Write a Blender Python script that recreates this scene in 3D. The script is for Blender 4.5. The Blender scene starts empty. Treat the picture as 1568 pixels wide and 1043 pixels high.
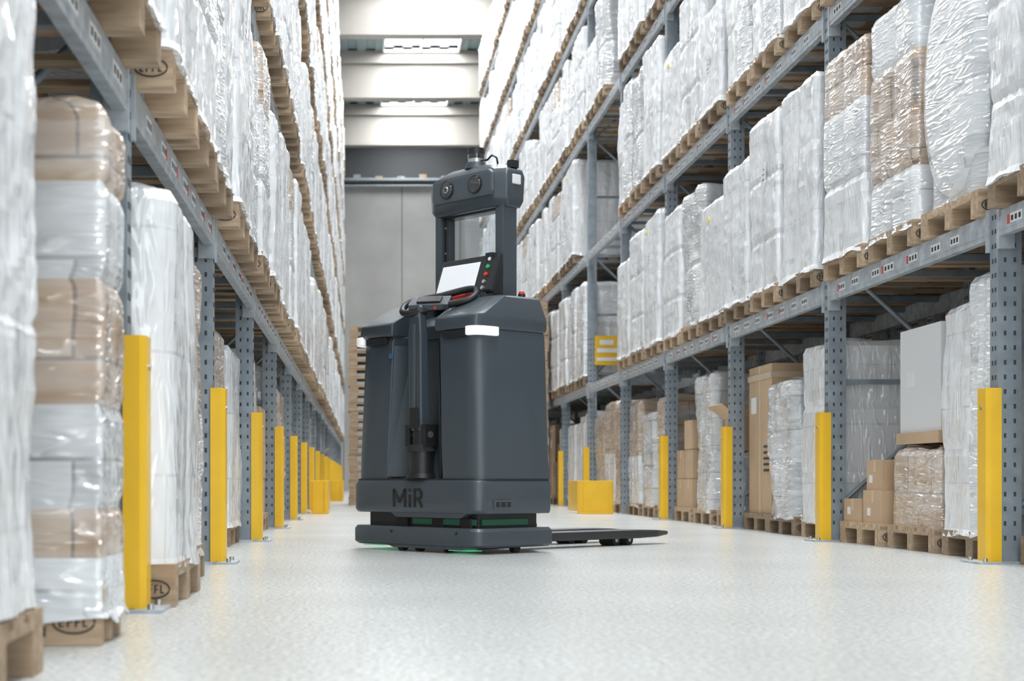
import bpy, math, random
from mathutils import Vector, Matrix, noise
random.seed(7)
scene = bpy.context.scene
COL = scene.collection

# ------------------------------------------------------------ materials
def new_mat(name):
    m = bpy.data.materials.new(name); m.use_nodes = True
    nt = m.node_tree
    return m, nt, nt.nodes['Principled BSDF']

def simple(name, col, rough=0.5, metal=0.0, coat=0.0, emis=None, es=0, var=0.0, vscale=8, bump=0.0, bscale=60):
    m, nt, b = new_mat(name)
    b.inputs['Base Color'].default_value = (*col, 1)
    b.inputs['Roughness'].default_value = rough
    b.inputs['Metallic'].default_value = metal
    b.inputs['Coat Weight'].default_value = coat
    if emis:
        b.inputs['Emission Color'].default_value = (*emis, 1)
        b.inputs['Emission Strength'].default_value = es
    tc = nt.nodes.new('ShaderNodeTexCoord')
    if var > 0:
        n = nt.nodes.new('ShaderNodeTexNoise'); n.inputs['Scale'].default_value = vscale
        n.inputs['Detail'].default_value = 6
        nt.links.new(tc.outputs['Object'], n.inputs['Vector'])
        r = nt.nodes.new('ShaderNodeValToRGB')
        r.color_ramp.elements[0].position = .3; r.color_ramp.elements[1].position = .7
        r.color_ramp.elements[0].color = (*[c*(1-var) for c in col], 1)
        r.color_ramp.elements[1].color = (*[min(1, c*(1+var)) for c in col], 1)
        nt.links.new(n.outputs['Fac'], r.inputs['Fac']); nt.links.new(r.outputs['Color'], b.inputs['Base Color'])
    if bump > 0:
        n2 = nt.nodes.new('ShaderNodeTexNoise'); n2.inputs['Scale'].default_value = bscale
        nt.links.new(tc.outputs['Object'], n2.inputs['Vector'])
        bp = nt.nodes.new('ShaderNodeBump'); bp.inputs['Strength'].default_value = bump
        bp.inputs['Distance'].default_value = .01
        nt.links.new(n2.outputs['Fac'], bp.inputs['Height']); nt.links.new(bp.outputs['Normal'], b.inputs['Normal'])
    return m

def film(name, inner_lo, inner_hi, seam, haze=(.88, .90, .92), haze_min=.15, haze_max=.85, horiz=False, bw=.40, bh=.26):
    """cartons / goods seen through stretch film: carton blocks + milky streaks + crinkled glossy coat"""
    m, nt, b = new_mat(name)
    N = nt.nodes; Lk = nt.links
    tc = N.new('ShaderNodeTexCoord'); oi = N.new('ShaderNodeObjectInfo')
    mul = N.new('ShaderNodeMath'); mul.operation = 'MULTIPLY'; mul.inputs[1].default_value = 37.0
    Lk.new(oi.outputs['Random'], mul.inputs[0])
    add = N.new('ShaderNodeVectorMath'); add.operation = 'ADD'
    Lk.new(tc.outputs['Object'], add.inputs[0]); Lk.new(mul.outputs[0], add.inputs[1])
    # carton grid in (x+y, z)
    sx = N.new('ShaderNodeSeparateXYZ'); Lk.new(add.outputs[0], sx.inputs[0])
    sm = N.new('ShaderNodeMath'); sm.operation = 'ADD'; Lk.new(sx.outputs[0], sm.inputs[0]); Lk.new(sx.outputs[1], sm.inputs[1])
    cb = N.new('ShaderNodeCombineXYZ'); Lk.new(sm.outputs[0], cb.inputs[0]); Lk.new(sx.outputs[2], cb.inputs[1])
    br = N.new('ShaderNodeTexBrick'); Lk.new(cb.outputs[0], br.inputs['Vector'])
    br.inputs['Scale'].default_value = 1.0; br.inputs['Brick Width'].default_value = bw; br.inputs['Row Height'].default_value = bh
    br.inputs['Mortar Size'].default_value = .008; br.inputs['Mortar Smooth'].default_value = .6
    br.inputs['Color1'].default_value = (*inner_lo, 1); br.inputs['Color2'].default_value = (*inner_hi, 1); br.inputs['Mortar'].default_value = (*seam, 1)
    mp = N.new('ShaderNodeMapping'); Lk.new(add.outputs[0], mp.inputs['Vector'])
    mp.inputs['Scale'].default_value = (2, 2, 10) if horiz else (8, 8, 1.3)
    mp.inputs['Rotation'].default_value = (.12, .10, 0) if horiz else (.05, .07, 0)
    n1 = N.new('ShaderNodeTexNoise'); n1.inputs['Scale'].default_value = 1.0; n1.inputs['Detail'].default_value = 3.5
    n1.inputs['Distortion'].default_value = .7; n1.inputs['Roughness'].default_value = .55
    Lk.new(mp.outputs[0], n1.inputs['Vector'])
    mr = N.new('ShaderNodeMapRange'); mr.inputs['From Min'].default_value = .34; mr.inputs['From Max'].default_value = .66
    mr.inputs['To Min'].default_value = haze_min; mr.inputs['To Max'].default_value = haze_max
    Lk.new(n1.outputs['Fac'], mr.inputs['Value'])
    mx = N.new('ShaderNodeMix'); mx.data_type = 'RGBA'
    Lk.new(mr.outputs[0], mx.inputs[0]); Lk.new(br.outputs['Color'], mx.inputs[6]); mx.inputs[7].default_value = (*haze, 1)
    Lk.new(mx.outputs[2], b.inputs['Base Color'])
    b.inputs['Roughness'].default_value = .40
    b.inputs['Coat Weight'].default_value = 1.0; b.inputs['Coat Roughness'].default_value = .06
    b.inputs['Coat IOR'].default_value = 1.85
    mp2 = N.new('ShaderNodeMapping'); Lk.new(add.outputs[0], mp2.inputs['Vector'])
    mp2.inputs['Scale'].default_value = (4, 4, 22) if horiz else (15, 15, 3.6)
    mp2.inputs['Rotation'].default_value = (.3, -.22, .1) if horiz else (.2, .3, 0)
    n2 = N.new('ShaderNodeTexNoise'); n2.inputs['Scale'].default_value = 1.0; n2.inputs['Detail'].default_value = 3
    n2.inputs['Distortion'].default_value = 1.6
    try: n2.noise_type = 'RIDGED_MULTIFRACTAL'
    except Exception: pass
    Lk.new(mp2.outputs[0], n2.inputs['Vector'])
    bp = N.new('ShaderNodeBump'); bp.inputs['Strength'].default_value = 1.0; bp.inputs['Distance'].default_value = .038
    Lk.new(n2.outputs['Fac'], bp.inputs['Height']); Lk.new(bp.outputs['Normal'], b.inputs['Coat Normal'])
    bp2 = N.new('ShaderNodeBump'); bp2.inputs['Strength'].default_value = .4; bp2.inputs['Distance'].default_value = .014
    Lk.new(n2.outputs['Fac'], bp2.inputs['Height']); Lk.new(bp2.outputs['Normal'], b.inputs['Normal'])
    return m

def wood_mat(name, base=(.60, .46, .32)):
    m, nt, b = new_mat(name); N = nt.nodes; Lk = nt.links
    tc = N.new('ShaderNodeTexCoord'); oi = N.new('ShaderNodeObjectInfo')
    mp = N.new('ShaderNodeMapping'); mp.inputs['Scale'].default_value = (3, 22, 22)
    Lk.new(tc.outputs['Object'], mp.inputs['Vector'])
    n = N.new('ShaderNodeTexNoise'); n.inputs['Scale'].default_value = 1.5; n.inputs['Detail'].default_value = 6
    Lk.new(mp.outputs[0], n.inputs['Vector'])
    r = N.new('ShaderNodeValToRGB')
    r.color_ramp.elements[0].position = .3; r.color_ramp.elements[1].position = .75
    r.color_ramp.elements[0].color = (base[0]*.6, base[1]*.55, base[2]*.5, 1)
    r.color_ramp.elements[1].color = (base[0]*1.15, base[1]*1.12, base[2]*1.1, 1)
    Lk.new(n.outputs['Fac'], r.inputs['Fac'])
    hs = N.new('ShaderNodeHueSaturation')
    mr = N.new('ShaderNodeMapRange'); mr.inputs['To Min'].default_value = .55; mr.inputs['To Max'].default_value = 1.1
    Lk.new(oi.outputs['Random'], mr.inputs['Value']); Lk.new(mr.outputs[0], hs.inputs['Value'])
    Lk.new(r.outputs['Color'], hs.inputs['Color']); Lk.new(hs.outputs['Color'], b.inputs['Base Color'])
    b.inputs['Roughness'].default_value = .75
    return m

M = {}
M['wood'] = wood_mat('pallet_wood')
M['film'] = film('white_film', (.72, .73, .74), (.86, .87, .89), (.50, .50, .50), haze_min=.25, haze_max=.97, bw=.41, bh=.42)
M['film2'] = film('white_film_banded', (.50, .53, .56), (.82, .84, .86), (.34, .35, .36), haze_max=.86, horiz=True, bw=.39, bh=.30)
M['filmgrey'] = film('clear_film_grey', (.34, .35, .36), (.62, .63, .64), (.18, .18, .18), haze_max=.58, horiz=True)
M['filmbrown'] = film('film_over_carton', (.38, .24, .14), (.52, .37, .24), (.15, .09, .05), haze_min=.02, haze_max=.40, horiz=True)
M['carton'] = simple('cardboard', (.54, .38, .24), .8, var=.12, vscale=3)
M['tape'] = simple('packing_tape', (.62, .49, .35), .35)
M['paper'] = simple('paper_label', (.80, .80, .80), .6)
M['ink'] = simple('black_ink', (.03, .03, .03), .6)
M['sticker'] = simple('yellow_sticker', (.85, .72, .12), .5)
M['panelwhite'] = simple('white_panel', (.76, .76, .77), .5)
M['yellow'] = simple('yellow_paint', (.84, .50, .02), .42, coat=.2, var=.05, vscale=5)
M['galv'] = simple('galvanised_steel', (.44, .48, .51), .42, metal=.3, var=.25, vscale=14)
M['galvdark'] = simple('galvanised_upright', (.27, .315, .35), .45, metal=.25, var=.18, vscale=10)
M['hole'] = simple('dark_hole', (.05, .055, .06), .9)
M['redlabel'] = simple('red_label', (.65, .06, .05), .5)
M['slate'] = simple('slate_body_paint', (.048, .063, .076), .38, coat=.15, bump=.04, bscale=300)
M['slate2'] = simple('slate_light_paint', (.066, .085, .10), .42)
M['black'] = simple('black_plastic', (.012, .013, .015), .42)
M['rubber'] = simple('rubber', (.02, .02, .02), .8)
M['lens'] = simple('camera_lens', (.004, .004, .006), .06, coat=1)
M['lamp'] = simple('white_lamp', (.9, .9, .9), .25, emis=(1, 1, 1), es=.30)
M['screen'] = simple('tablet_screen', (.82, .84, .86), .15, emis=(.9, .95, 1), es=.15)
M['green'] = simple('green_led', (.005, .05, .03), .4, emis=(.03, .8, .4), es=.025)
M['floorglow'] = simple('added_floor_glow', (.02, .12, .07), .4, emis=(.15, .9, .45), es=.35)  # for emitters added under the truck to put a green glow on the floor
M['redbtn'] = simple('red_button', (.65, .03, .02), .35)
M['greenbtn'] = simple('green_button', (.03, .45, .12), .35)
M['bluebtn'] = simple('blue_button', (.03, .12, .32), .35)
M['steel'] = simple('steel', (.5, .5, .5), .3, metal=.9)
M['forkgrey'] = simple('fork_paint', (.03, .032, .036), .4)

def glass_mat():
    m = bpy.data.materials.new('clear_pane'); m.use_nodes = True; nt = m.node_tree
    nt.nodes.clear(); o = nt.nodes.new('ShaderNodeOutputMaterial')
    mix = nt.nodes.new('ShaderNodeMixShader'); mix.inputs[0].default_value = .10
    t = nt.nodes.new('ShaderNodeBsdfTransparent'); t.inputs[0].default_value = (.88, .91, .92, 1)
    g = nt.nodes.new('ShaderNodeBsdfGlossy'); g.inputs['Roughness'].default_value = .05
    nt.links.new(t.outputs[0], mix.inputs[1]); nt.links.new(g.outputs[0], mix.inputs[2]); nt.links.new(mix.outputs[0], o.inputs[0])
    return m
M['glass'] = glass_mat()

def floor_mat():
    m, nt, b = new_mat('polished_concrete_floor'); N = nt.nodes; Lk = nt.links
    tc = N.new('ShaderNodeTexCoord')
    n1 = N.new('ShaderNodeTexNoise'); n1.inputs['Scale'].default_value = 55; n1.inputs['Detail'].default_value = 4
    n1.inputs['Roughness'].default_value = .8
    n2 = N.new('ShaderNodeTexNoise'); n2.inputs['Scale'].default_value = .8; n2.inputs['Detail'].default_value = 5
    vo = N.new('ShaderNodeTexVoronoi'); vo.inputs['Scale'].default_value = 55
    for n in (n1, n2, vo): Lk.new(tc.outputs['Object'], n.inputs['Vector'])
    r1 = N.new('ShaderNodeValToRGB'); r1.color_ramp.elements[0].position = .40; r1.color_ramp.elements[1].position = .60
    r1.color_ramp.elements[0].color = (.43, .445, .435, 1); r1.color_ramp.elements[1].color = (.70, .72, .705, 1)
    Lk.new(n1.outputs['Fac'], r1.inputs['Fac'])
    r2 = N.new('ShaderNodeValToRGB'); r2.color_ramp.elements[0].position = .3; r2.color_ramp.elements[1].position = .7
    r2.color_ramp.elements[0].color = (.87, .87, .87, 1); r2.color_ramp.elements[1].color = (1, 1, 1, 1)
    Lk.new(n2.outputs['Fac'], r2.inputs['Fac'])
    mx = N.new('ShaderNodeMix'); mx.data_type = 'RGBA'; mx.blend_type = 'MULTIPLY'; mx.inputs[0].default_value = 1
    Lk.new(r1.outputs[0], mx.inputs[6]); Lk.new(r2.outputs[0], mx.inputs[7])
    Lk.new(mx.outputs[2], b.inputs['Base Color'])
    b.inputs['Roughness'].default_value = .25
    bp = N.new('ShaderNodeBump'); bp.inputs['Strength'].default_value = .32; bp.inputs['Distance'].default_value = .005
    Lk.new(vo.outputs['Distance'], bp.inputs['Height']); Lk.new(bp.outputs['Normal'], b.inputs['Normal'])
    return m
M['floor'] = floor_mat()
M['wall'] = simple('concrete_wall', (.54, .535, .52), .85, var=.14, vscale=.5)
M['walldark'] = simple('upper_wall_cladding', (.12, .125, .13), .8, var=.08, vscale=.6)
M['beamconc'] = simple('ceiling_concrete', (.36, .34, .31), .8, var=.06, vscale=1)
M['roof'] = simple('roof_sheet', (.24, .32, .32), .6)
M['skyframe'] = simple('skylight_frame', (.7, .7, .7), .5)
M['sidewall'] = simple('side_wall_paint', (.42, .42, .41), .8, var=.05, vscale=.5)

# ------------------------------------------------------------ mesh builder
class MB:
    def __init__(s): s.v = []; s.f = []; s.m = []; s.slots = []; s.smooth = []
    def mi(s, mat):
        if mat not in s.slots: s.slots.append(mat)
        return s.slots.index(mat)
    def add(s, vs, fs, mat, smooth=False):
        o = len(s.v); s.v += [tuple(p) for p in vs]; k = s.mi(mat)
        for f in fs: s.f.append(tuple(i+o for i in f)); s.m.append(k); s.smooth.append(smooth)
    def box(s, x0, x1, y0, y1, z0, z1, mat, mtx=None):
        vs = [Vector((x, y, z)) for z in (z0, z1) for y in (y0, y1) for x in (x0, x1)]
        if mtx is not None: vs = [mtx @ v for v in vs]
        s.add(vs, [(0, 2, 3, 1), (4, 5, 7, 6), (0, 1, 5, 4), (2, 6, 7, 3), (0, 4, 6, 2), (1, 3, 7, 5)], mat)
    def loft(s, rings, mat, cap=True, smooth=False):
        n = len(rings[0]); vs = [p for r in rings for p in r]; fs = []
        for k in range(len(rings)-1):
            for i in range(n):
                j = (i+1) % n; fs.append((k*n+i, k*n+j, (k+1)*n+j, (k+1)*n+i))
        if cap:
            fs.append(tuple(reversed(range(n)))); fs.append(tuple(range((len(rings)-1)*n, len(rings)*n)))
        s.add(vs, fs, mat, smooth)
    def cyl(s, p0, p1, r0, r1, mat, n=20, cap=True):
        p0 = Vector(p0); p1 = Vector(p1); d = (p1-p0).normalized()
        a = d.orthogonal().normalized(); b = d.cross(a)
        R = [[p+(a*math.cos(t)+b*math.sin(t))*r for t in [2*math.pi*i/n for i in range(n)]] for p, r in ((p0, r0), (p1, r1))]
        s.loft(R, mat, cap=False, smooth=True)
        if cap:
            s.add(R[0], [tuple(reversed(range(n)))], mat); s.add(R[1], [tuple(range(n))], mat)
    def tube(s, pts, r, mat, n=10, closed=False):
        pts = [Vector(p) for p in pts]; R = []; L = len(pts)
        for i, p in enumerate(pts):
            if closed: d = pts[(i+1) % L]-pts[i-1]
            else: d = pts[min(i+1, L-1)]-pts[max(i-1, 0)]
            d.normalize(); a = d.cross(Vector((0.01, 0.02, 1))).normalized(); b = d.cross(a)
            R.append([p+(a*math.cos(t)+b*math.sin(t))*r for t in [2*math.pi*k/n for k in range(n)]])
        if closed: R.append(R[0])
        s.loft(R, mat, cap=not closed, smooth=True)
    def mesh(s, name):
        me = bpy.data.meshes.new(name); me.from_pydata(s.v, [], s.f)
        for m in s.slots: me.materials.append(M[m])
        me.polygons.foreach_set('material_index', s.m); me.polygons.foreach_set('use_smooth', s.smooth)
        me.validate(); me.update(); return me
    def obj(s, name, parent=None, bevel=0, loc=None, seg=2, soft=False):
        me = s.mesh(name)
        o = bpy.data.objects.new(name, me); COL.objects.link(o)
        if soft:
            me.polygons.foreach_set('use_smooth', [True]*len(me.polygons)); me.set_sharp_from_angle(angle=math.radians(32))
        if parent: o.parent = parent
        if loc: o.location = loc
        if bevel:
            md = o.modifiers.new('bevel', 'BEVEL'); md.width = bevel; md.segments = seg; md.limit_method = 'ANGLE'
            md.angle_limit = math.radians(35); md.harden_normals = False
        return o
def empty(name, loc=(0, 0, 0), rot=0, parent=None):
    e = bpy.data.objects.new(name, None); COL.objects.link(e); e.location = loc; e.rotation_euler = (0, 0, rot)
    if parent: e.parent = parent
    return e

# ------------------------------------------------------------ pallet + loads
def pallet(b, z0=0.0, y0=0, x0=0):
    w = 'wood'
    for y in (-.35, 0, .35):
        b.box(x0-.6, x0+.6, y0+y-.05, y0+y+.05, z0, z0+.022, w)
        for x in (-.5275, 0, .5275):
            b.box(x0+x-.0725, x0+x+.0725, y0+y-.0495, y0+y+.0495, z0+.022, z0+.100, w)
    for x in (-.5275, 0, .5275): b.box(x0+x-.0725, x0+x+.0725, y0-.4, y0+.4, z0+.100, z0+.122, w)
    for y, h in ((-.3275, .0725), (-.1625, .05), (0, .0725), (.1625, .05), (.3275, .0725)):
        b.box(x0-.6, x0+.6, y0+y-h, y0+y+h, z0+.122, z0+.144, w)

def perim(w, d, r, n):
    hw, hd = w/2-r, d/2-r
    corners = [(hw, hd, 0), (-hw, hd, 90), (-hw, -hd, 180), (hw, -hd, 270)]
    pts = []
    for ci, (cx, cy, a0) in enumerate(corners):
        for k in range(5):
            a = math.radians(a0+90*k/4); pts.append((cx+r*math.cos(a), cy+r*math.sin(a), math.cos(a), math.sin(a)))
        nx = corners[(ci+1) % 4]; a1 = math.radians(a0+90)
        ex, ey = cx+r*math.cos(a1), cy+r*math.sin(a1)
        fx, fy = nx[0]+r*math.cos(a1), nx[1]+r*math.sin(a1)
        L = math.hypot(fx-ex, fy-ey); m = max(2, int(n*L/(2*(w+d))))
        for k in range(1, m):
            t = k/m; pts.append((ex+(fx-ex)*t, ey+(fy-ey)*t, math.cos(a1), math.sin(a1)))
    return pts

def shell(b, w, d, z0, z1, seed, mats, r=.035, n=110, amp=.010, fold=.008, layers=None, colsplit=None, topsink=.02, skirt=True, cx=0, cy=0, dz=.04):
    P = perim(w, d, r, n); H = z1-z0; nz = max(6, int(H/dz))
    S = seed*3.17
    rings = []
    for k in range(nz+1):
        z = z0+H*k/nz; ring = []
        for (x, y, nx, ny) in P:
            dd = amp*2*noise.noise(Vector((x*2.2, y*2.2, z*1.8+S)))
            fo = 1-abs(noise.noise(Vector((x*13+S, y*13, z*1.3))))*2
            fo2 = 1-abs(noise.noise(Vector((x*8+z*5, y*8-z*5, z*7+S))))*2
            dd += fold*fo+fold*.5*fo2-fold
            if layers:
                for zl in layers: dd -= .014*math.exp(-((z-zl)/.018)**2)
            if colsplit:
                q = y if abs(nx) > .5 else x
                for qs in colsplit: dd -= .024*math.exp(-((q-qs)/.018)**2)
            t = (z1-z)/.05
            if t < 1: dd -= .028*(1-t)**2
            if skirt and k == 0: dd += .012
            ring.append(Vector((cx+x+nx*dd, cy+y+ny*dd, z+(0.02*noise.noise(Vector((x*3, y*3, S))) if k == nz else 0)+(.03*noise.noise(Vector((x*6, y*6, S+9))) if (k == 0 and skirt) else 0))))
        rings.append(ring)
    N = len(P)
    for k in range(nz):
        zc = z0+H*(k+.5)/nz; mt = mats(zc) if callable(mats) else mats
        b.loft([rings[k], rings[k+1]], mt, cap=False, smooth=True)
    top = rings[-1]; c = Vector((cx, cy, z1)); prev = top; mt = mats(z1) if callable(mats) else mats
    for s_ in (.9, .6, .3):
        nr = []
        for p in top:
            q = c+(p-c)*s_; q.z = z1+.02-topsink*(1-s_)+.03*noise.noise(Vector((q.x*4, q.y*4, S+5))); nr.append(q)
        b.loft([prev, nr], mt, cap=False, smooth=True); prev = nr
    b.add(prev, [tuple(range(N))], mt, True)
    b.add(rings[0], [tuple(reversed(range(N)))], mt)

def stickers(b, rnd, z1):
    for side in (-1, 1):
        X = side*.612
        if rnd.random() < .55:
            y = rnd.uniform(-.25, .1); z = z1-rnd.uniform(.3, .7)
            a0, a1 = sorted((X, X+side*.004)); b.box(a0, a1, y, y+.12, z, z+.17, 'paper')
            a0, a1 = sorted((X+side*.004, X+side*.005))
            for k in range(3): b.box(a0, a1, y+.02, y+.09-.015*k, z+.03+.04*k, z+.037+.04*k, 'ink')
        if rnd.random() < .5:
            y2 = rnd.uniform(-.1, .25)
            b.cyl((X-side*.002, y2, z1-.16), (X+side*.005, y2, z1-.16), .028, .028, 'sticker', n=14)

def make_variant(i, kind, h=1.45, seed=None):
    seed = seed if seed is not None else i*11+3
    rnd = random.Random(seed); b = MB(); pallet(b)
    if kind == 'hood':
        cs = rnd.choice([None, [0.0], [-.13, .13], [.1]])
        ly = rnd.choice([None, [h*.5], [h*.35, h*.68]])
        shell(b, 1.215, .815, .115, h, seed, 'film', r=.035, layers=ly, colsplit=cs, amp=.012, fold=.012)
        stickers(b, rnd, h)
    elif kind == 'nearhood':
        shell(b, 1.19, .79, .150, h, seed, 'film', r=.04, n=180, layers=[h*.5], amp=.014, fold=.014, dz=.025, skirt=False)
    elif kind == 'twin':
        m1, m2 = rnd.choice([('film', 'film2'), ('film2', 'film'), ('film', 'filmgrey')])
        shell(b, 1.205, .40, .115, h, seed, m1, r=.035, n=90, cy=-.202, fold=.012, layers=[h*.55])
        shell(b, 1.205, .40, .115, h-rnd.uniform(.04, .22), seed+5, m2, r=.035, n=90, cy=.202, fold=.012, layers=[h*.4])
    elif kind == 'browntop':
        shell(b, 1.205, .80, .115, h, seed, lambda z: 'filmbrown' if z > h*.74 else ('film2' if z > h*.4 else 'film'), r=.04, layers=[h*.4, h*.74], colsplit=rnd.choice([None, [0.]]))
    elif kind == 'hoodstep':
        shell(b, 1.215, .815, .115, h*.72, seed, 'film', fold=.012)
        shell(b, 1.0, .55, h*.72, h, seed+1, 'film', fold=.012, cy=-.08, skirt=False)
        stickers(b, rnd, h*.72)
    elif kind == 'bands':
        n = rnd.choice([4, 5, 6]); zs = [.10+(h-.10)*k/n for k in range(1, n)]
        ms = [rnd.choice(['filmgrey', 'film2', 'film2', 'filmbrown']) for _ in range(n)]; ms[rnd.randrange(n)] = 'filmbrown'
        shell(b, 1.19, .79, .10, h, seed, lambda z: ms[min(n-1, int((z-.10)/(h-.10)*n))], r=.05, layers=zs, colsplit=rnd.choice([None, [0.]]), amp=.012, fold=.008)
    elif kind == 'nearbands':
        zs = [.36, .62, .95, 1.2]
        def mf(z):
            if z < .22: return 'film2'
            if z < .36: return 'filmbrown'
            if z < .62: return 'filmgrey'
            if z < .95: return 'filmbrown'
            if z < 1.2: return 'filmgrey'
            return 'filmbrown'
        shell(b, 1.22, .90, .065, h, seed, mf, r=.03, n=220, layers=zs, amp=.008, fold=.006, dz=.018)
    elif kind == 'brownwrap':
        shell(b, 1.19, .79, .12, h, seed, 'filmbrown', r=.05, layers=[h*.4, h*.7], amp=.015, fold=.010)
    elif kind == 'greywrap':
        shell(b, 1.19, .79, .12, h, seed, 'filmgrey', r=.08, layers=[h*.5], amp=.03, fold=.018)
    elif kind == 'rolls':
        shell(b, 1.19, .80, .12, h, seed, 'film', r=.12, n=130, amp=.008, fold=.008, colsplit=[0.0])
        for yy in (-.2, .2):
            for xx in (-.4, 0, .4):
                b.cyl((xx, yy, h-.02), (xx, yy, h+.01), .17, .15, 'panelwhite', n=28); b.cyl((xx, yy, h+.01), (xx, yy, h+.011), .05, .05, 'carton', n=18)
    elif kind == 'coil':
        n = 40; cz = .144+.66; rings = []
        for X, sc in ((-.60, .80), (-.59, .93), (-.52, 1), (-.3, 1.01), (0, 1), (.3, 1.01), (.52, 1), (.59, .93), (.60, .8)):
            rings.append([Vector((X, .41*sc*math.cos(2*math.pi*k/n), cz+.66*sc*math.sin(2*math.pi*k/n))) for k in range(n)])
        b.loft(rings, 'film2', smooth=True)
        shell(b, 1.15, .7, .12, .4, seed, 'filmgrey', r=.1, n=60)
    elif kind == 'cartons':
        rows = [(-.38, 0), (0.0, .39)]
        z = .144
        for lv in range(max(1, int((h-.144)/.3))):
            for (y0, y1) in rows:
                for (x0, x1) in ((-.58, -.2), (-.19, .19), (.2, .58)):
                    if lv > 0 and rnd.random() < .18 and lv == int((h-.144)/.3)-1: continue
                    e = rnd.uniform(0, .012)
                    b.box(x0+e, x1-e, y0+e, y1-e, z, z+.295, 'carton')
                    b.box(x0+e-.001, x1-e+.001, (y0+y1)/2-.025, (y0+y1)/2+.025, z+.2, z+.2965, 'tape')
            z += .3
    elif kind == 'smallboxes':
        for (x0, x1, y0, y1, z0, z1) in ((-.58, -.2, -.38, -.02, .144, .36), (.2, .58, -.38, -.02, .144, .36), (-.58, -.22, .02, .38, .144, .30), (.2, .58, .02, .38, .144, .40), (-.56, -.25, -.33, -.03, .36, .56), (.24, .56, -.36, -.05, .36, .56), (-.1, .15, -.3, .3, .144, .5)):
            b.box(x0, x1, y0, y1, z0, z1, 'carton'); ym = (y0+y1)/2
            b.box(x0-.001, x1+.001, ym-.02, ym+.02, z1-.08, z1+.0015, 'tape')
            b.box(x0-.002, x0, ym+.04, ym+.10, z0+.05, z0+.10, 'paper')
        shell(b, .5, .78, .144, 1.2, seed, 'filmgrey', cx=.32, r=.06)
    elif kind == 'panelbox':
        shell(b, 1.15, .76, .144, .62, seed, 'filmbrown', r=.04, skirt=False)
        b.box(-.56, .56, -.36, .36, .65, .72, 'carton')
        b.box(-.54, .54, -.34, .34, .72, 1.36, 'panelwhite')
        for X in (-.542, .542): b.box(X-.002, X+.002, .1, .22, 1.0, 1.10, 'paper')
    elif kind == 'tallcarton':
        b.box(-.56, .56, -.36, .36, .146, 1.40, 'carton')
        for X in (-.562, .562):
            b.box(X-.001, X+.001, -.03, .03, .146, 1.40, 'tape'); b.box(X-.002, X+.002, .12, .28, 1.0, 1.14, 'paper')
            for k in range(5): b.box(X-.0025, X+.0025, -.28, -.12, .5+.05*k, .52+.05*k, 'ink')
        b.box(-.03, .03, -.361, .361, .146, 1.401, 'tape')
        b.box(-.57, .57, -.37, .37, 1.28, 1.33, 'tape')
    elif kind == 'openbox':
        shell(b, 1.16, .76, .12, .66, seed, 'filmgrey', r=.05)
        t = .012
        for xc in (-.3, .3):
            b.box(xc-.25, xc+.25, -.3, -.3+t, .68, 1.0, 'carton'); b.box(xc-.25, xc+.25, .3-t, .3, .68, 1.0, 'carton')
            b.box(xc-.25, xc-.25+t, -.3, .3, .68, 1.0, 'carton'); b.box(xc+.25-t, xc+.25, -.3, .3, .68, 1.0, 'carton'); b.box(xc-.25, xc+.25, -.3, .3, .68, .69, 'carton')
            for sg in (-1, 1):
                mt = Matrix.Translation((xc+sg*.25, 0, 1.0)) @ Matrix.Rotation(sg*math.radians(55), 4, 'Y')
                b.box(-.004, .004, -.3, .3, 0, .2, 'carton', mt)
                mt = Matrix.Translation((xc, sg*.3, 1.0)) @ Matrix.Rotation(-sg*math.radians(40), 4, 'X')
                b.box(-.25, .25, -.004, .004, 0, .2, 'carton', mt)
    for yy in (-.4005, .4005):
        for xx in (-.5275, .5275):
            pts = [(xx+.055*math.cos(2*math.pi*k/20), yy*1.0, .061+.03*math.sin(2*math.pi*k/20)) for k in range(20)]
            b.tube(pts, .003, 'ink', n=5, closed=True)
            for dx in (-.036, -.015, .006, .026): b.box(xx+dx-.0025, xx+dx+.0025, yy-.002, yy+.002, .047, .075, 'ink')
            for dx, zz in ((-.030, .049), (-.030, .061), (-.030, .073), (-.009, .073), (-.009, .061), (.012, .073), (.012, .060), (.032, .049)): b.box(xx+dx-.005, xx+dx+.005, yy-.002, yy+.002, zz-.002, zz+.002, 'ink')
    return b.mesh('load_'+kind)

VAR = {}
specs = [('h0', 'hood', 1.50), ('h1', 'hood', 1.42), ('h2', 'hood', 1.55), ('h3', 'hood', 1.30), ('h4', 'hood', 1.48), ('h5', 'hood', 1.53), ('h6', 'hood', 1.18),
         ('s0', 'hoodstep', 1.45), ('b0', 'bands', 1.48), ('b1', 'bands', 1.38), ('b2', 'bands', 1.52), ('nb', 'nearbands', 1.40), ('bw', 'brownwrap', 1.35), ('bw2', 'brownwrap', .9),
         ('gw', 'greywrap', 1.2), ('gw2', 'greywrap', 1.45), ('ro', 'rolls', 1.42), ('co', 'coil', 1.4), ('ca', 'cartons', 1.1), ('sb', 'smallboxes', .6),
         ('pb', 'panelbox', 1.36), ('tc', 'tallcarton', 1.4), ('ob', 'openbox', 1.0), ('t0', 'twin', 1.5), ('t1', 'twin', 1.4), ('t2', 'twin', 1.54), ('bt', 'browntop', 1.5), ('bt2', 'browntop', 1.42), ('nh', 'nearhood', 1.55)]
for i, (k, kd, h) in enumerate(specs): VAR[k] = make_variant(i, kd, h)
UP = ['h0', 'h1', 'h2', 'h4', 'h5', 'h0', 'h2', 'h5', 'h3', 's0', 't0', 't1', 't2', 't0', 't2', 'bt', 'bt2', 'h6', 'gw2']
GR = ['b0', 'b1', 'h3', 'bw', 'gw', 'gw2', 'ro', 'ca', 'ca', 'tc', 'h1', 'b2', 'ob', 't1']

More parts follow.
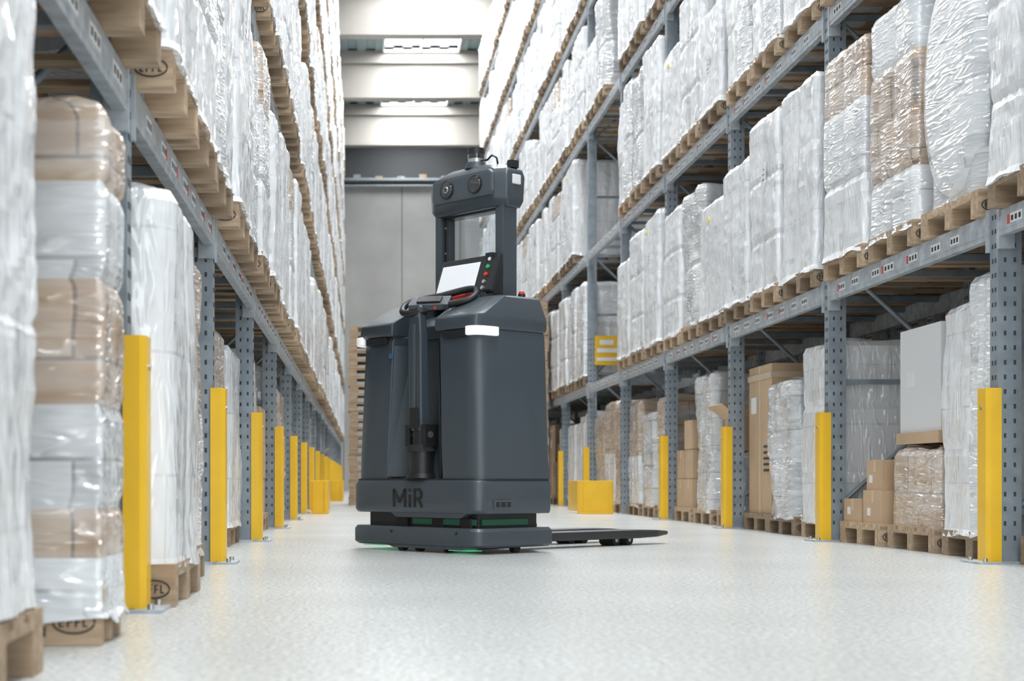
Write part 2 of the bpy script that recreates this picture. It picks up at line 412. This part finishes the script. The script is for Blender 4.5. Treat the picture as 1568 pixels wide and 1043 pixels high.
# ------------------------------------------------------------ racks
Y0 = 2.15; SP = 2.8
POST_H = 12.3
LEVEL_C = [1.72, 3.65, 5.47, 7.27, 9.07, 10.87]
BH = .065

def build_rack(name, xf, sgn, bays, dz0, zmax=POST_H, levels=6):
    root = empty(name)
    b = MB()
    def bx(xa, xb, *a): b.box(min(xa, xb), max(xa, xb), *a)
    xb0 = xf+sgn*.98
    for k in range(bays+1):
        F = Y0+SP*k
        for x in (xf, xb0):
            bx(x, x+sgn*.12, F-.05, F+.05, .012, zmax, 'galvdark')
            bx(x-sgn*.03, x+sgn*.15, F-.085, F+.085, 0, .012, 'galv')
            if k < 9:
                z = .12
                while z < (4.2 if k < 6 else 2.5):
                    for dx in (.035, .085):
                        bx(x+sgn*(dx-.006), x+sgn*(dx+.006), F-.0515, F-.0495, z, z+.024, 'hole')
                    bx(x-sgn*.0015, x+sgn*.001, F-.025, F-.01, z, z+.024, 'hole'); bx(x-sgn*.0015, x+sgn*.001, F+.01, F+.025, z, z+.024, 'hole')
                    z += .075
        z = .25; flip = False
        while z < zmax-.8:
            bx(xf+sgn*.12, xb0, F-.015, F+.015, z, z+.035, 'galvdark')
            a = Vector((xf+sgn*.12, F, z+.03)); c = Vector((xb0, F, z+.82))
            if flip: a.z, c.z = c.z, a.z
            b.cyl(a, c, .017, .017, 'galvdark', n=6)
            z += .85; flip = not flip
    for k in range(bays):
        F = Y0+SP*k
        for li, zc in enumerate(LEVEL_C[:levels]):
            zc = zc+(dz0 if li == 0 else 0)
            for x in (xf-sgn*.004, xb0+sgn*.07):
                bx(x, x+sgn*.045, F+.055, F+SP-.055, zc-BH, zc+BH, 'galv')
                if k < 10:
                    bx(x-sgn*.003, x, F+.055, F+SP-.055, zc-BH+.028, zc+BH-.03, 'galv')
            for yy in (F+.05, F+SP-.085):
                bx(xf-sgn*.010, xf+sgn*.07, yy, yy+.035, zc-.13, zc+.09, 'galv')
            if k < 12:
                for t in (.25, .5, .75):
                    bx(xf+sgn*.045, xb0+sgn*.07, F+SP*t-.02, F+SP*t+.02, zc+.02, zc+BH-.003, 'galvdark')
            if li < 3 and k < 12:
                rnd = random.Random(k*31+li)
                for t in (.14, .26, .38, .5, .62, .74, .86):
                    yy = F+SP*t+rnd.uniform(-.05, .05); wl = rnd.uniform(.07, .11)
                    X = xf-sgn*.0075
                    bx(X, X-sgn*.001, yy, yy+wl*1.6, zc-.022, zc+.026, 'paper')
                    for q in range(3): bx(X-sgn*.001, X-sgn*.002, yy+.015+q*wl*.5, yy+.015+q*wl*.5+wl*.28, zc-.012, zc+.014, 'ink')
                    if rnd.random() < .2: bx(X, X-sgn*.002, yy+wl*1.7, yy+wl*1.7+.025, zc-.022, zc+.024, 'redlabel')
    b.obj('rack_frame', root)
    return root

def place(var, x, y, z, parent=None, name='stocked_pallet', sy=1.0):
    o = bpy.data.objects.new(name, VAR[var]); COL.objects.link(o)
    jx, jy, jr = random.uniform(-.02, .02), random.uniform(-.008, .008), random.uniform(-.008, .008)
    o.location = (x+jx, y+jy, z); o.rotation_euler = (0, 0, jr)
    if sy != 1.0: o.scale = (1, sy, 1)
    if parent: o.parent = parent
    return o

def fill(root, xc, sgn, bays, dz0, special, levels=7, dense=1.0, setback=0.0):
    for k in range(bays):
        F = Y0+SP*k
        for lv in range(levels):
            z = 0.001 if lv == 0 else LEVEL_C[lv-1]+(dz0 if lv == 1 else 0)+BH+.001
            for s_ in range(3):
                y = F+.5+.9*s_
                key = (k, lv, s_); x = xc+(sgn*setback if lv == 0 else 0); sy = 1.0
                if key in special:
                    v = special[key]
                    if v is None: continue
                    if isinstance(v, tuple):
                        v, x, y, sy = v
                else:
                    if random.random() > dense: continue
                    v = random.choice(GR if lv == 0 else UP)
                if k < 5 and lv <= 1 and root.name in ('pallet_rack', 'pallet_rack.001'):
                    place(v, x, y, z, None, 'wrapped_pallet', sy)
                else:
                    place(v, x, y, z, root, sy=sy)

XL = -.77; XR = 3.25
left = build_rack('pallet_rack', XL, -1, 18, -.03)
right = build_rack('pallet_rack.001', XR, 1, 14, .02)
left2 = build_rack('pallet_rack.002', XL-1.42, -1, 10, -.03, zmax=7.5, levels=3)
right2 = build_rack('pallet_rack.003', XR+1.42, 1, 10, .02, zmax=7.5, levels=3)

spL = {(0, 0, 0): None, (0, 0, 1): ('nh', -1.31, 2.98, 1.0), (0, 0, 2): ('nb', -1.26, 4.05, .38), (1, 0, 0): ('ro', -1.23, 5.46, 1.0), (1, 0, 1): ('b1', -1.30, 6.36, 1.0), (1, 0, 2): 'gw', (2, 0, 0): 'gw2', (2, 0, 1): 'bw',
       (2, 0, 2): 'h3', (0, 1, 0): 'h0', (0, 1, 1): 'h5', (0, 1, 2): 'h2', (1, 1, 0): 'h0', (1, 1, 1): 'bt', (1, 1, 2): 't2', (2, 1, 0): 'h2', (3, 0, 1): 'ro'}
spR = {(1, 0, 0): 'b0', (1, 0, 1): 'h1', (1, 0, 2): 'gw2', (2, 0, 0): 't2', (2, 0, 1): 'pb', (2, 0, 2): 'sb',
       (3, 0, 0): 'h1', (3, 0, 1): 'gw', (3, 0, 2): 'tc', (4, 0, 0): 'ob', (4, 0, 1): 'gw2', (4, 0, 2): 'ca', (5, 0, 0): 'bw', (5, 0, 1): 'gw', (5, 0, 2): 'b1',
       (1, 1, 2): 'h0', (2, 1, 0): 'co', (2, 1, 1): 'b2', (2, 1, 2): 'bt', (3, 1, 0): 'h5', (3, 1, 1): 'h0', (3, 1, 2): 'h3', (4, 1, 0): 'h6', (4, 1, 1): 'gw2', (4, 1, 2): 'h1',
       (6, 1, 0): None, (6, 1, 1): None, (6, 1, 2): None, (6, 2, 0): None, (6, 2, 1): None, (6, 2, 2): None, (7, 2, 0): None, (6, 0, 0): 'bw', (6, 3, 0): None}
fill(left, -1.25, -1, 18, -.03, spL, setback=.20)
fill(right, 3.79, 1, 14, .02, spR, setback=.14)
fill(left2, -2.80, -1, 8, -.03, {}, levels=3, dense=.75)
fill(right2, 5.30, 1, 10, .02, {}, levels=3, dense=.7)

def protector(x, F, sgn):
    b = MB(); t = .006; H = .90
    outer = [(.075, -.070), (.02, -.070), (0, -.050), (0, .050), (.02, .070), (.075, .070)]
    inner = [(.075, -.070+t), (.022, -.070+t), (t, -.048), (t, .048), (.022, .070-t), (.075, .070-t)]
    poly = outer+inner[::-1]
    R = [[Vector((x+sgn*p[0], F+p[1], z)) for p in poly] for z in (.012, H)]
    n = len(poly)
    vs = R[0]+R[1]; fs = [(i, (i+1) % n, n+(i+1) % n, n+i) for i in range(n)]
    m_ = len(outer)
    for base in (0, n):
        for i in range(m_-1): fs.append((base+i, base+i+1, base+n-2-i, base+n-1-i))
    b.add(vs, fs, 'yellow')
    b.box(min(x-sgn*.06, x+sgn*.05), max(x-sgn*.06, x+sgn*.05), F-.12, F+.12, 0, .012, 'galv')
    for yy in (-.095, .095):
        b.cyl((x-sgn*.02, F+yy, .012), (x-sgn*.02, F+yy, .03), .012, .012, 'steel', n=8)
    b.cyl((x-sgn*.001, F, .8), (x-sgn*.006, F, .8), .01, .01, 'steel', n=8)
    b.obj('post_protector')
for k in range(0, 19):
    protector(XL+.065, Y0+SP*k, -1)
    if 0 < k < 15 and k not in (6,): protector(XR-.065, Y0+SP*k, 1)

def end_guard(x0, x1, y0, y1, side):
    b = MB()
    b.box(x0, x1, y0, y0+.012, .03, .42, 'yellow')
    xs = x1 if side > 0 else x0
    b.box(xs-.012, xs, y0+.012, y1, .03, .42, 'yellow')
    b.box(x0, x1, y0-.02, y0+.08, 0, .03, 'yellow')
    for x in (x0+.02, x1-.05): b.box(x, x+.03, y0-.015, y0, .03, .42, 'yellow')
    b.obj('rack_end_guard', bevel=.004)
end_guard(2.72, 3.16, 19.0, 19.9, -1)
end_guard(-.66, -.44, 19.0, 20.2, 1)
end_guard(-.66, -.40, 30.2, 31.4, 1)

b = MB(); b.box(3.33, 3.68, 21.62, 21.635, 2.08, 2.50, 'yellow'); b.box(3.36, 3.65, 21.615, 21.62, 2.26, 2.32, 'paper'); b.box(3.36, 3.65, 21.615, 21.62, 2.14, 2.19, 'paper'); b.box(3.40, 3.6, 21.615, 21.62, 2.37, 2.44, 'paper')
b.box(3.48, 3.52, 21.635, 21.70, 2.1, 2.4, 'galv')
b.obj('warning_sign')

for (x, n_, y) in ((.36, 21, 26.0), (1.60, 19, 26.6), (2.55, 24, 26.0)):
    b = MB(); rnd = random.Random(n_)
    for k in range(n_): pallet(b, z0=.145*k, x0=rnd.uniform(-.015, .015), y0=rnd.uniform(-.01, .01))
    b.obj('empty_pallet_stack', loc=(x, y, .001))

# ------------------------------------------------------------ hall
XW0, XW1, YW0, YW1, ZC = -8.0, 11.0, -10.0, 62.0, 14.5
def slab(name, x0, x1, y0, y1, z0, z1, mat):
    b = MB(); b.box(x0, x1, y0, y1, z0, z1, mat); return b.obj(name)
slab('floor', XW0-.3, XW1+.3, YW0, YW1+.3, -.2, 0, 'floor')
slab('wall_left', XW0-.3, XW0, YW0, YW1, 0, ZC, 'sidewall')
slab('wall_right', XW1, XW1+.3, YW0, YW1, 0, ZC, 'sidewall')
b = MB()
x = XW0
while x < XW1-.01:
    b.box(x+.015, min(XW1, x+2.4)-.015, YW1-.03, YW1+.3, 0, 12.6, 'wall'); x += 2.4
b.box(XW0, XW1, YW1, YW1+.3, 0, 12.6, 'walldark')
b.box(XW0, XW1, YW1, YW1+.3, 12.6, ZC, 'walldark')
b.obj('wall_back')
b = MB(); b.box(XW0, XW1, YW1-.5, YW1-.04, 12.68, 12.78, 'galv')
for i in range(16): b.box(-4+i*.9, -3.7+i*.9, YW1-.4, YW1-.1, 12.78, 12.85+.12*random.random(), 'carton' if i % 2 else 'galv')
b.cyl((XW0, YW1-.3, 12.5), (XW1, YW1-.3, 12.5), .06, .06, 'galv', n=10)
b.obj('trim_1')
SX0, SX1 = .7, 3.1
b = MB()
sk = []
yb = [.6+7*k for k in range(-1, 9)]
def corr(x0, x1, y0, y1):
    n = max(2, int((x1-x0)/.3)); st = (x1-x0)/n
    for i in range(n):
        zz = ZC+(.06 if i % 2 else 0)
        b.box(x0+i*st, x0+(i+1)*st, y0, y1, zz, zz+.08, 'roof')
for k in range(len(yb)-1):
    ya, yc = yb[k], yb[k+1]
    sk.append((ya+1.2, yc-.4))
sk.append((57.6, 61.0))  # extra skylight, added to brighten the back wall
corr(XW0, SX0, YW0, YW1+.3); corr(SX1, XW1, YW0, YW1+.3)
prev = YW0
for (a, c) in sk:
    corr(SX0, SX1, prev, a); prev = c
corr(SX0, SX1, prev, YW1+.3)
b.obj('ceiling')
b = MB()
for y in yb:
    b.box(XW0, XW1, y-.14, y+.14, 13.05, 14.1, 'beamconc')
    b.box(XW0, XW1, y-.3, y+.3, 14.1, ZC, 'beamconc')
    b.box(XW0, XW1, y-.22, y+.22, 12.98, 13.12, 'beamconc')
b.obj('trim_2')
for i, (a, c) in enumerate(sk):
    b = MB(); z = ZC
    for (x0, x1, y0, y1) in ((SX0-.06, SX0, a-.06, c+.06), (SX1, SX1+.06, a-.06, c+.06), (SX0, SX1, a-.06, a), (SX0, SX1, c, c+.06), (1.87, 1.93, a, c)):
        b.box(x0, x1, y0, y1, z-.08, z+.16, 'skyframe')
    w = b.obj('window_%d' % (i+1))
    L = bpy.data.lights.new('skylight_daylight', 'AREA'); L.shape = 'RECTANGLE'; L.size = SX1-SX0; L.size_y = c-a
    L.energy = 660 if i < len(sk)-1 else 140; L.color = (.97, .985, 1)  # weaker in the added last skylight that lights the back wall
    lo = bpy.data.objects.new('skylight_daylight', L); COL.objects.link(lo); lo.location = ((SX0+SX1)/2, (a+c)/2, ZC+.02); lo.parent = w

# ------------------------------------------------------------ robot pallet truck
PH = math.radians(50)
root = empty('autonomous_pallet_truck', (.305, 9.03, 0), -PH)
LB = .58
def foot(w, ch, chd, yf, z, R=.10):
    p = [(-w, LB)]
    for k in range(8):
        a = math.radians(180+90*k/7); p.append((-w+R+R*math.cos(a), yf+R+R*math.sin(a)))
    p += [(-ch, yf), (-ch+.03, chd), (ch-.03, chd), (ch, yf)]
    for k in range(8):
        a = math.radians(270+90*k/7); p.append((w-R+R*math.cos(a), yf+R+R*math.sin(a)))
    p.append((w, LB))
    return [Vector((x, y, z)) for x, y in p]
b = MB()
b.loft([foot(.560, .25, .06, 0, .43), foot(.553, .24, .10, 0, .60), foot(.526, .21, .15, .015, 1.27), foot(.518, .21, .15, .03, 1.31)], 'slate')
b.obj('main_body', root, bevel=.006, soft=True)
b = MB()
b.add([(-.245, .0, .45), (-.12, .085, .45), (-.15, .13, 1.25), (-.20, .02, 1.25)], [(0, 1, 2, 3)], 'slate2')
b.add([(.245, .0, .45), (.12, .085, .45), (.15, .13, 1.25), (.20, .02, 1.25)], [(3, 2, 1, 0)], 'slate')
b.obj('channel_facets', root)
def cowl(sg):
    b = MB()
    def ring(xi, xo, yf, yb_, z, c=.06):
        if sg < 0: xo -= .012
        p = [(xi, yb_), (xi, yf), (xo-c, yf), (xo-c*.3, yf+c*.3), (xo, yf+c), (xo, yb_)]
        if sg > 0: q = p
        else: q = [(-x, y) for x, y in p][::-1]
        return [Vector((x, y, z)) for x, y in q]
    b.loft([ring(.19, .530, -.004, LB, 1.305), ring(.19, .540, -.012, LB+.005, 1.325), ring(.19, .540, -.006, LB+.005, 1.385),
            ring(.17, .50, .20, LB-.01, 1.505), ring(.17, .48, .26, LB-.03, 1.52)], 'slate')
    b.obj('cowl', root, bevel=.010, seg=3, soft=True)
    b = MB()
    pts = [(.46, -.022), (.49, -.022), (.535, -.004), (.553, .05), (.553, .17), (.52, .17), (.52, .06), (.50, .02), (.46, .01)]
    if sg < 0: pts = [(-x, y) for x, y in pts][::-1]
    b.loft([[Vector((x, y, z)) for x, y in pts] for z in (1.264, 1.318)], 'lamp'); b.obj('corner_lamp', root, bevel=.009, seg=3)
    b = MB(); xs = sorted((sg*.25, sg*.44)); b.box(xs[0], xs[1], -.008, .04, 1.262, 1.302, 'black'); b.obj('sensor_slot', root, bevel=.004)
cowl(1); cowl(-1)
b = MB()
b.loft([[Vector(p) for p in ((-.2, .13, 1.28), (.2, .13, 1.28), (.2, LB-.01, 1.28), (-.2, LB-.01, 1.28))],
        [Vector(p) for p in ((-.2, .13, 1.36), (.2, .13, 1.36), (.2, LB-.01, 1.49), (-.2, LB-.01, 1.49))],
        [Vector(p) for p in ((-.18, .22, 1.41), (.18, .22, 1.41), (.18, LB-.03, 1.52), (-.18, LB-.03, 1.52))]], 'slate')
b.obj('centre_deck', root, bevel=.006)
def oct_ring(w, yf, yb_, z, R=.09):
    p = [(-w, yb_)]
    for k in range(7):
        a = math.radians(180+90*k/6); p.append((-w+R+R*math.cos(a), yf+R+R*math.sin(a)))
    for k in range(7):
        a = math.radians(270+90*k/6); p.append((w-R+R*math.cos(a), yf+R+R*math.sin(a)))
    p.append((w, yb_))
    return [Vector((x, y, z)) for x, y in p]
b = MB()
b.loft([oct_ring(.562, -.016, LB, .232), oct_ring(.572, -.026, LB, .25), oct_ring(.572, -.026, LB, .40), oct_ring(.562, -.015, LB, .428)], 'slate')
b.loft([oct_ring(.564, -.012, LB-.005, .418), oct_ring(.564, -.012, LB-.005, .438)], 'black')
b.loft([[Vector((x, y, .205)) for x, y in ((-.14, -.020), (.42, -.020), (.42, .3), (-.14, .3))],
        [Vector((x, y, .237)) for x, y in ((-.2, -.020), (.48, -.020), (.48, .5), (-.2, .5))]], 'slate')
b.obj('skirt', root, bevel=.004, soft=True)
b = MB()
b.box(-.47, .50, .05, LB-.04, .06, .24, 'black')
for x in (-.2, .12, .36): b.box(x, x+.10, .03, .06, .13, .21, 'rubber')
b.obj('undercarriage', root, bevel=.01)
b = MB(); b.box(-.05, .49, .035, .049, .165, .20, 'green'); b.box(.501, .512, .07, .45, .165, .20, 'green')
b.box(-.50, -.30, .02, .20, .026, .031, 'floorglow'); b.box(.28, .46, .02, .12, .014, .019, 'floorglow'); b.obj('status_light', root)  # two low patches are added emitters, only for the green floor glow
b = MB()
b.loft([oct_ring(.555, -.015, LB, .035), oct_ring(.575, -.03, LB+.01, .05), oct_ring(.575, -.03, LB+.01, .13), oct_ring(.56, -.02, LB, .15)], 'slate')
b.loft([[Vector((x, y, .022)) for x, y in ((-.17, -.018), (.42, -.018), (.42, .4), (-.17, .4))],
        [Vector((x, y, .04)) for x, y in ((-.24, -.022), (.47, -.022), (.47, .5), (-.24, .5))]], 'slate')
b.obj('bumper', root, bevel=.005, soft=True)
for (x, y) in ((-.12, .02), (.0, .05), (.50, .35), (.2, .1)):
    b = MB(); b.cyl((x-.02, y, .028), (x+.02, y, .028), .027, .027, 'rubber'); b.obj('caster', root)
for x in (-.17, .40):
    b = MB(); b.cyl((x, -.03, .12), (x, -.034, .12), .008, .008, 'black', n=10); b.obj('bolt', root)
b = MB(); b.box(.570, .580, .10, .25, .262, .312, 'slate2'); b.box(.578, .583, .115, .235, .272, .302, 'black'); b.box(.581, .585, .14, .15, .274, .30, 'slate2'); b.box(.581, .585, .19, .2, .274, .30, 'slate2'); b.obj('charge_socket', root, bevel=.004)
# raised lettering built from bars
b = MB()
def bar(x0, z0, x1, z1, t=.009):
    d = Vector((x1-x0, 0, z1-z0)); L_ = d.length; n_ = Vector((-d.z, 0, d.x)).normalized()*t; d.normalize(); d *= t*.4
    a = Vector((x0, 0, z0))-d; c = Vector((x1, 0, z1))+d
    f_ = [a-n_, c-n_, c+n_, a+n_]
    b.loft([[Vector((p.x, y, p.z)) for p in f_] for y in (-.0255, -.030)], 'black')
zb, zt = .270, .372
bar(-.150, zb, -.150, zt); bar(-.150, zt, -.100, zb+.03); bar(-.100, zb+.03, -.050, zt); bar(-.050, zt, -.050, zb)
bar(-.008, zb, -.008, zb+.068); bar(-.008, zt-.006, -.008, zt)
bar(.036, zb, .036, zt); bar(.036, zt, .080, zt); bar(.080, zt, .096, zt-.016); bar(.096, zt-.016, .096, zt-.038); bar(.096, zt-.038, .080, zt-.054); bar(.080, zt-.054, .036, zt-.054); bar(.068, zt-.054, .100, zb)
b.obj('lettering', root)
b = MB()
ym0, ym1 = .45, .575
b.box(-.30, -.245, ym0, ym1, 1.48, 2.12, 'slate'); b.box(.235, .30, ym0, ym1, 1.48, 2.12, 'slate')
b.box(-.245, .235, ym0+.02, ym1, 1.48, 1.80, 'black'); b.box(-.245, .235, ym0+.02, ym1, 2.075, 2.12, 'black')
b.box(-.245, -.22, ym0+.03, ym0+.05, 1.80, 2.08, 'black'); b.box(.21, .235, ym0+.03, ym0+.05, 1.80, 2.08, 'black')
b.obj('mast', root, bevel=.007)
b = MB(); b.box(-.22, .21, ym0+.035, ym0+.041, 1.80, 2.075, 'glass'); b.obj('mast_pane', root)
b = MB()
for zz in (1.86, 2.02): b.cyl((-.232, ym0+.025, zz), (-.232, ym0+.03, zz), .007, .007, 'steel', n=8)
b.obj('mast_bolts', root)
b = MB()
def hring(w, y0, y1, z, c=.05):
    p = [(-w, y1), (-w, y0+c), (-w+c*1.4, y0), (w-c*1.4, y0), (w, y0+c), (w, y1)]
    return [Vector((x, y, z)) for x, y in p]
b.loft([hring(.315, .43, .59, 2.085), hring(.335, .405, .60, 2.125), hring(.340, .40, .605, 2.27), hring(.325, .42, .60, 2.315), hring(.24, .45, .58, 2.355), hring(.20, .46, .57, 2.365)], 'slate')
b.obj('sensor_head', root, bevel=.010, seg=3, soft=True)
b = MB()
b.loft([hring(.25, .392, .43, 2.155, .01), hring(.27, .39, .43, 2.18, .01), hring(.27, .39, .43, 2.29, .01), hring(.24, .397, .43, 2.315, .01)], 'slate2'); b.obj('camera_bezel', root, bevel=.006)
for x in (-.125, .125):
    b = MB(); b.cyl((x, .392, 2.235), (x, .382, 2.235), .058, .056, 'black', n=32); b.cyl((x, .3815, 2.235), (x, .379, 2.235), .049, .047, 'lens', n=32)
    if x < 0: b.cyl((x, .378, 2.235), (x, .374, 2.235), .022, .02, 'steel', n=16); b.cyl((x, .3738, 2.235), (x, .372, 2.235), .015, .014, 'lens', n=16)
    b.obj('camera', root)
b = MB(); b.cyl((0, .52, 2.36), (0, .52, 2.40), .075, .06, 'slate', n=28); b.cyl((0, .52, 2.40), (0, .52, 2.425), .05, .05, 'steel', n=28); b.cyl((0, .52, 2.425), (0, .52, 2.455), .052, .052, 'lens', n=28); b.cyl((0, .52, 2.455), (0, .52, 2.49), .054, .052, 'black', n=28)
b.tube([(.05, .52, 2.41), (.12, .5, 2.40), (.17, .49, 2.42), (.2, .5, 2.40), (.2, .51, 2.36)], .006, 'black'); b.box(.27, .31, .52, .58, 2.33, 2.375, 'black')
b.obj('lidar_scanner', root)
b = MB(); b.box(.336, .35, .49, .56, 2.22, 2.28, 'panelwhite'); b.obj('side_antenna', root, bevel=.006)
pm = Matrix.Translation((.10, .345, 1.665)) @ Matrix.Rotation(math.radians(-20), 4, 'X')
b = MB(); b.box(-.25, .25, -.012, .03, -.12, .13, 'black', pm); b.obj('console_panel', root, bevel=.012)
b = MB(); b.box(-.225, .105, -.018, -.012, -.095, .085, 'screen', pm); b.obj('tablet', root, bevel=.003)
b = MB()
for zz, mt in ((.095, 'panelwhite'), (.045, 'greenbtn'), (-.005, 'redbtn'), (-.055, 'steel'), (-.095, 'steel')):
    p = pm @ Vector((.18, -.012, zz)); q = pm @ Vector((.18, -.022, zz)); b.cyl(p, q, .013, .012, mt, n=16)
b.obj('console_buttons', root)
b = MB(); b.box(.24, .30, .36, .46, 1.50, 1.80, 'black'); b.box(-.14, .3, .30, .46, 1.48, 1.56, 'slate'); b.obj('console_bracket', root, bevel=.006)
b = MB(); b.cyl((.44, .47, 1.52), (.44, .47, 1.54), .022, .022, 'black'); b.cyl((.44, .47, 1.54), (.44, .47, 1.555), .02, .016, 'redbtn'); b.obj('stop_button', root)
b = MB(); b.box(.05, .25, .24, .29, 1.50, 1.55, 'redbtn'); b.box(.04, .26, .245, .30, 1.525, 1.57, 'panelwhite'); b.obj('document_holder', root, bevel=.01)
TX = .035
b = MB()
def trg(cx, cy, z, w, d): return [Vector((TX+cx-w, cy-d, z)), Vector((TX+cx+w, cy-d, z)), Vector((TX+cx+w, cy+d, z)), Vector((TX+cx-w, cy+d, z))]
b.loft([trg(0, .02, .72, .050, .035), trg(0, .015, .80, .056, .04), trg(.0, .005, 1.05, .058, .035), trg(.0, .0, 1.30, .058, .032), trg(.0, .0, 1.40, .046, .03), trg(.0, .01, 1.44, .034, .03)], 'slate')
b.obj('tiller_arm', root, bevel=.012, seg=3)
b = MB(); b.box(TX-.012, TX+.012, -.036, -.028, .86, 1.36, 'slate2'); b.box(TX-.035, TX+.035, -.038, -.03, .74, .86, 'black'); b.obj('tiller_inlay', root, bevel=.003)
b = MB(); b.cyl((TX, .03, .46), (TX, .03, .60), .075, .075, 'black', n=28); b.cyl((TX, .03, .60), (TX, .03, .64), .085, .085, 'rubber', n=28); b.cyl((TX, .03, .64), (TX, .03, .74), .055, .05, 'black', n=24)
b.box(TX-.09, TX-.05, -.02, .08, .63, .76, 'black'); b.box(TX+.05, TX+.09, -.02, .08, .63, .76, 'black'); b.cyl((TX-.095, .02, .70), (TX+.095, .02, .70), .02, .02, 'steel', n=14)
b.cyl((TX, .03, .44), (TX, .03, .47), .095, .085, 'black', n=28)
b.obj('tiller_pivot', root)
b = MB()
ax0 = Vector((-.075, -.02, 1.46)); ax1 = Vector((.31, .22, 1.54)); ctr = (ax0+ax1)/2; u_ = (ax1-ax0)/2
vperp = Vector((.40, -.62, -.55)).normalized()*.10
pts = []
for k in range(40):
    t = 2*math.pi*k/40; c_, s_ = math.cos(t), math.sin(t)
    fx = math.copysign(abs(c_)**.8, c_); fy = math.copysign(abs(s_)**.7, s_)*(.6+.4*abs(c_))
    pts.append(ctr+u_*fx+vperp*fy)
b.tube(pts, .021, 'black', n=10, closed=True)
b.obj('steering_handle', root)
b = MB()
hm = Matrix.Translation((.08, .04, 1.485)) @ Matrix.Rotation(math.radians(30), 4, 'Z') @ Matrix.Rotation(math.radians(35), 4, 'X')
b.box(-.11, .14, -.055, .055, -.02, .02, 'slate', hm); b.box(-.06, .09, -.035, .035, .02, .032, 'black', hm)
b.cyl(hm @ Vector((-.03, -.055, 0)), hm @ Vector((-.03, -.07, 0)), .020, .018, 'slate2', n=14); b.cyl(hm @ Vector((.06, -.055, 0)), hm @ Vector((.06, -.062, 0)), .010, .009, 'redbtn', n=14)
b.cyl((TX, .01, 1.40), (TX+.02, .03, 1.48), .035, .04, 'black', n=18)
b.obj('handle_hub', root, bevel=.01)
b = MB(); b.box(-.225, -.205, -.003, .01, 1.17, 1.20, 'bluebtn'); b.obj('blue_tag', root)
for x0, x1 in ((.10, .29), (-.29, -.10)):
    b = MB(); xm = (x0+x1)/2
    def fr(y, hw, z0, z1): return [Vector((xm-hw, y, z0)), Vector((xm+hw, y, z0)), Vector((xm+hw, y, z1)), Vector((xm-hw, y, z1))]
    b.loft([fr(.50, .095, .045, .100), fr(1.75, .095, .045, .100), fr(1.95, .085, .050, .095), fr(2.10, .045, .06, .085)], 'forkgrey')
    b.obj('fork', root, bevel=.01)
    b = MB()
    for yy in (1.55, 1.68): b.cyl((xm-.06, yy, .036), (xm+.06, yy, .036), .036, .036, 'rubber'); b.cyl((xm-.062, yy, .036), (xm+.062, yy, .036), .014, .014, 'steel')
    b.obj('fork_roller', root)
b = MB(); b.box(-.38, .38, LB, LB+.09, .04, .17, 'slate'); b.box(.20, .34, LB+.06, LB+.12, .05, .15, 'black'); b.obj('fork_carriage', root, bevel=.008)

# ------------------------------------------------------------ world, camera
w = bpy.data.worlds.new('daylight'); scene.world = w; w.use_nodes = True
bg = w.node_tree.nodes['Background']; bg.inputs[0].default_value = (.91, .96, 1, 1); bg.inputs[1].default_value = 2.4

cam = bpy.data.cameras.new('camera'); co = bpy.data.objects.new('camera', cam); COL.objects.link(co)
co.location = (0, 0, .43); co.rotation_euler = (math.pi/2, 0, 0)
cam.sensor_width = 36; cam.lens = 52.9
cam.shift_x = (784-556)/1568; cam.shift_y = (735-521.5)/1568
cam.dof.use_dof = True; cam.dof.focus_distance = 8.9; cam.dof.aperture_fstop = 3.2
cam.clip_end = 200
scene.camera = co
scene.view_settings.view_transform = 'Standard'
scene.view_settings.exposure = 0.24
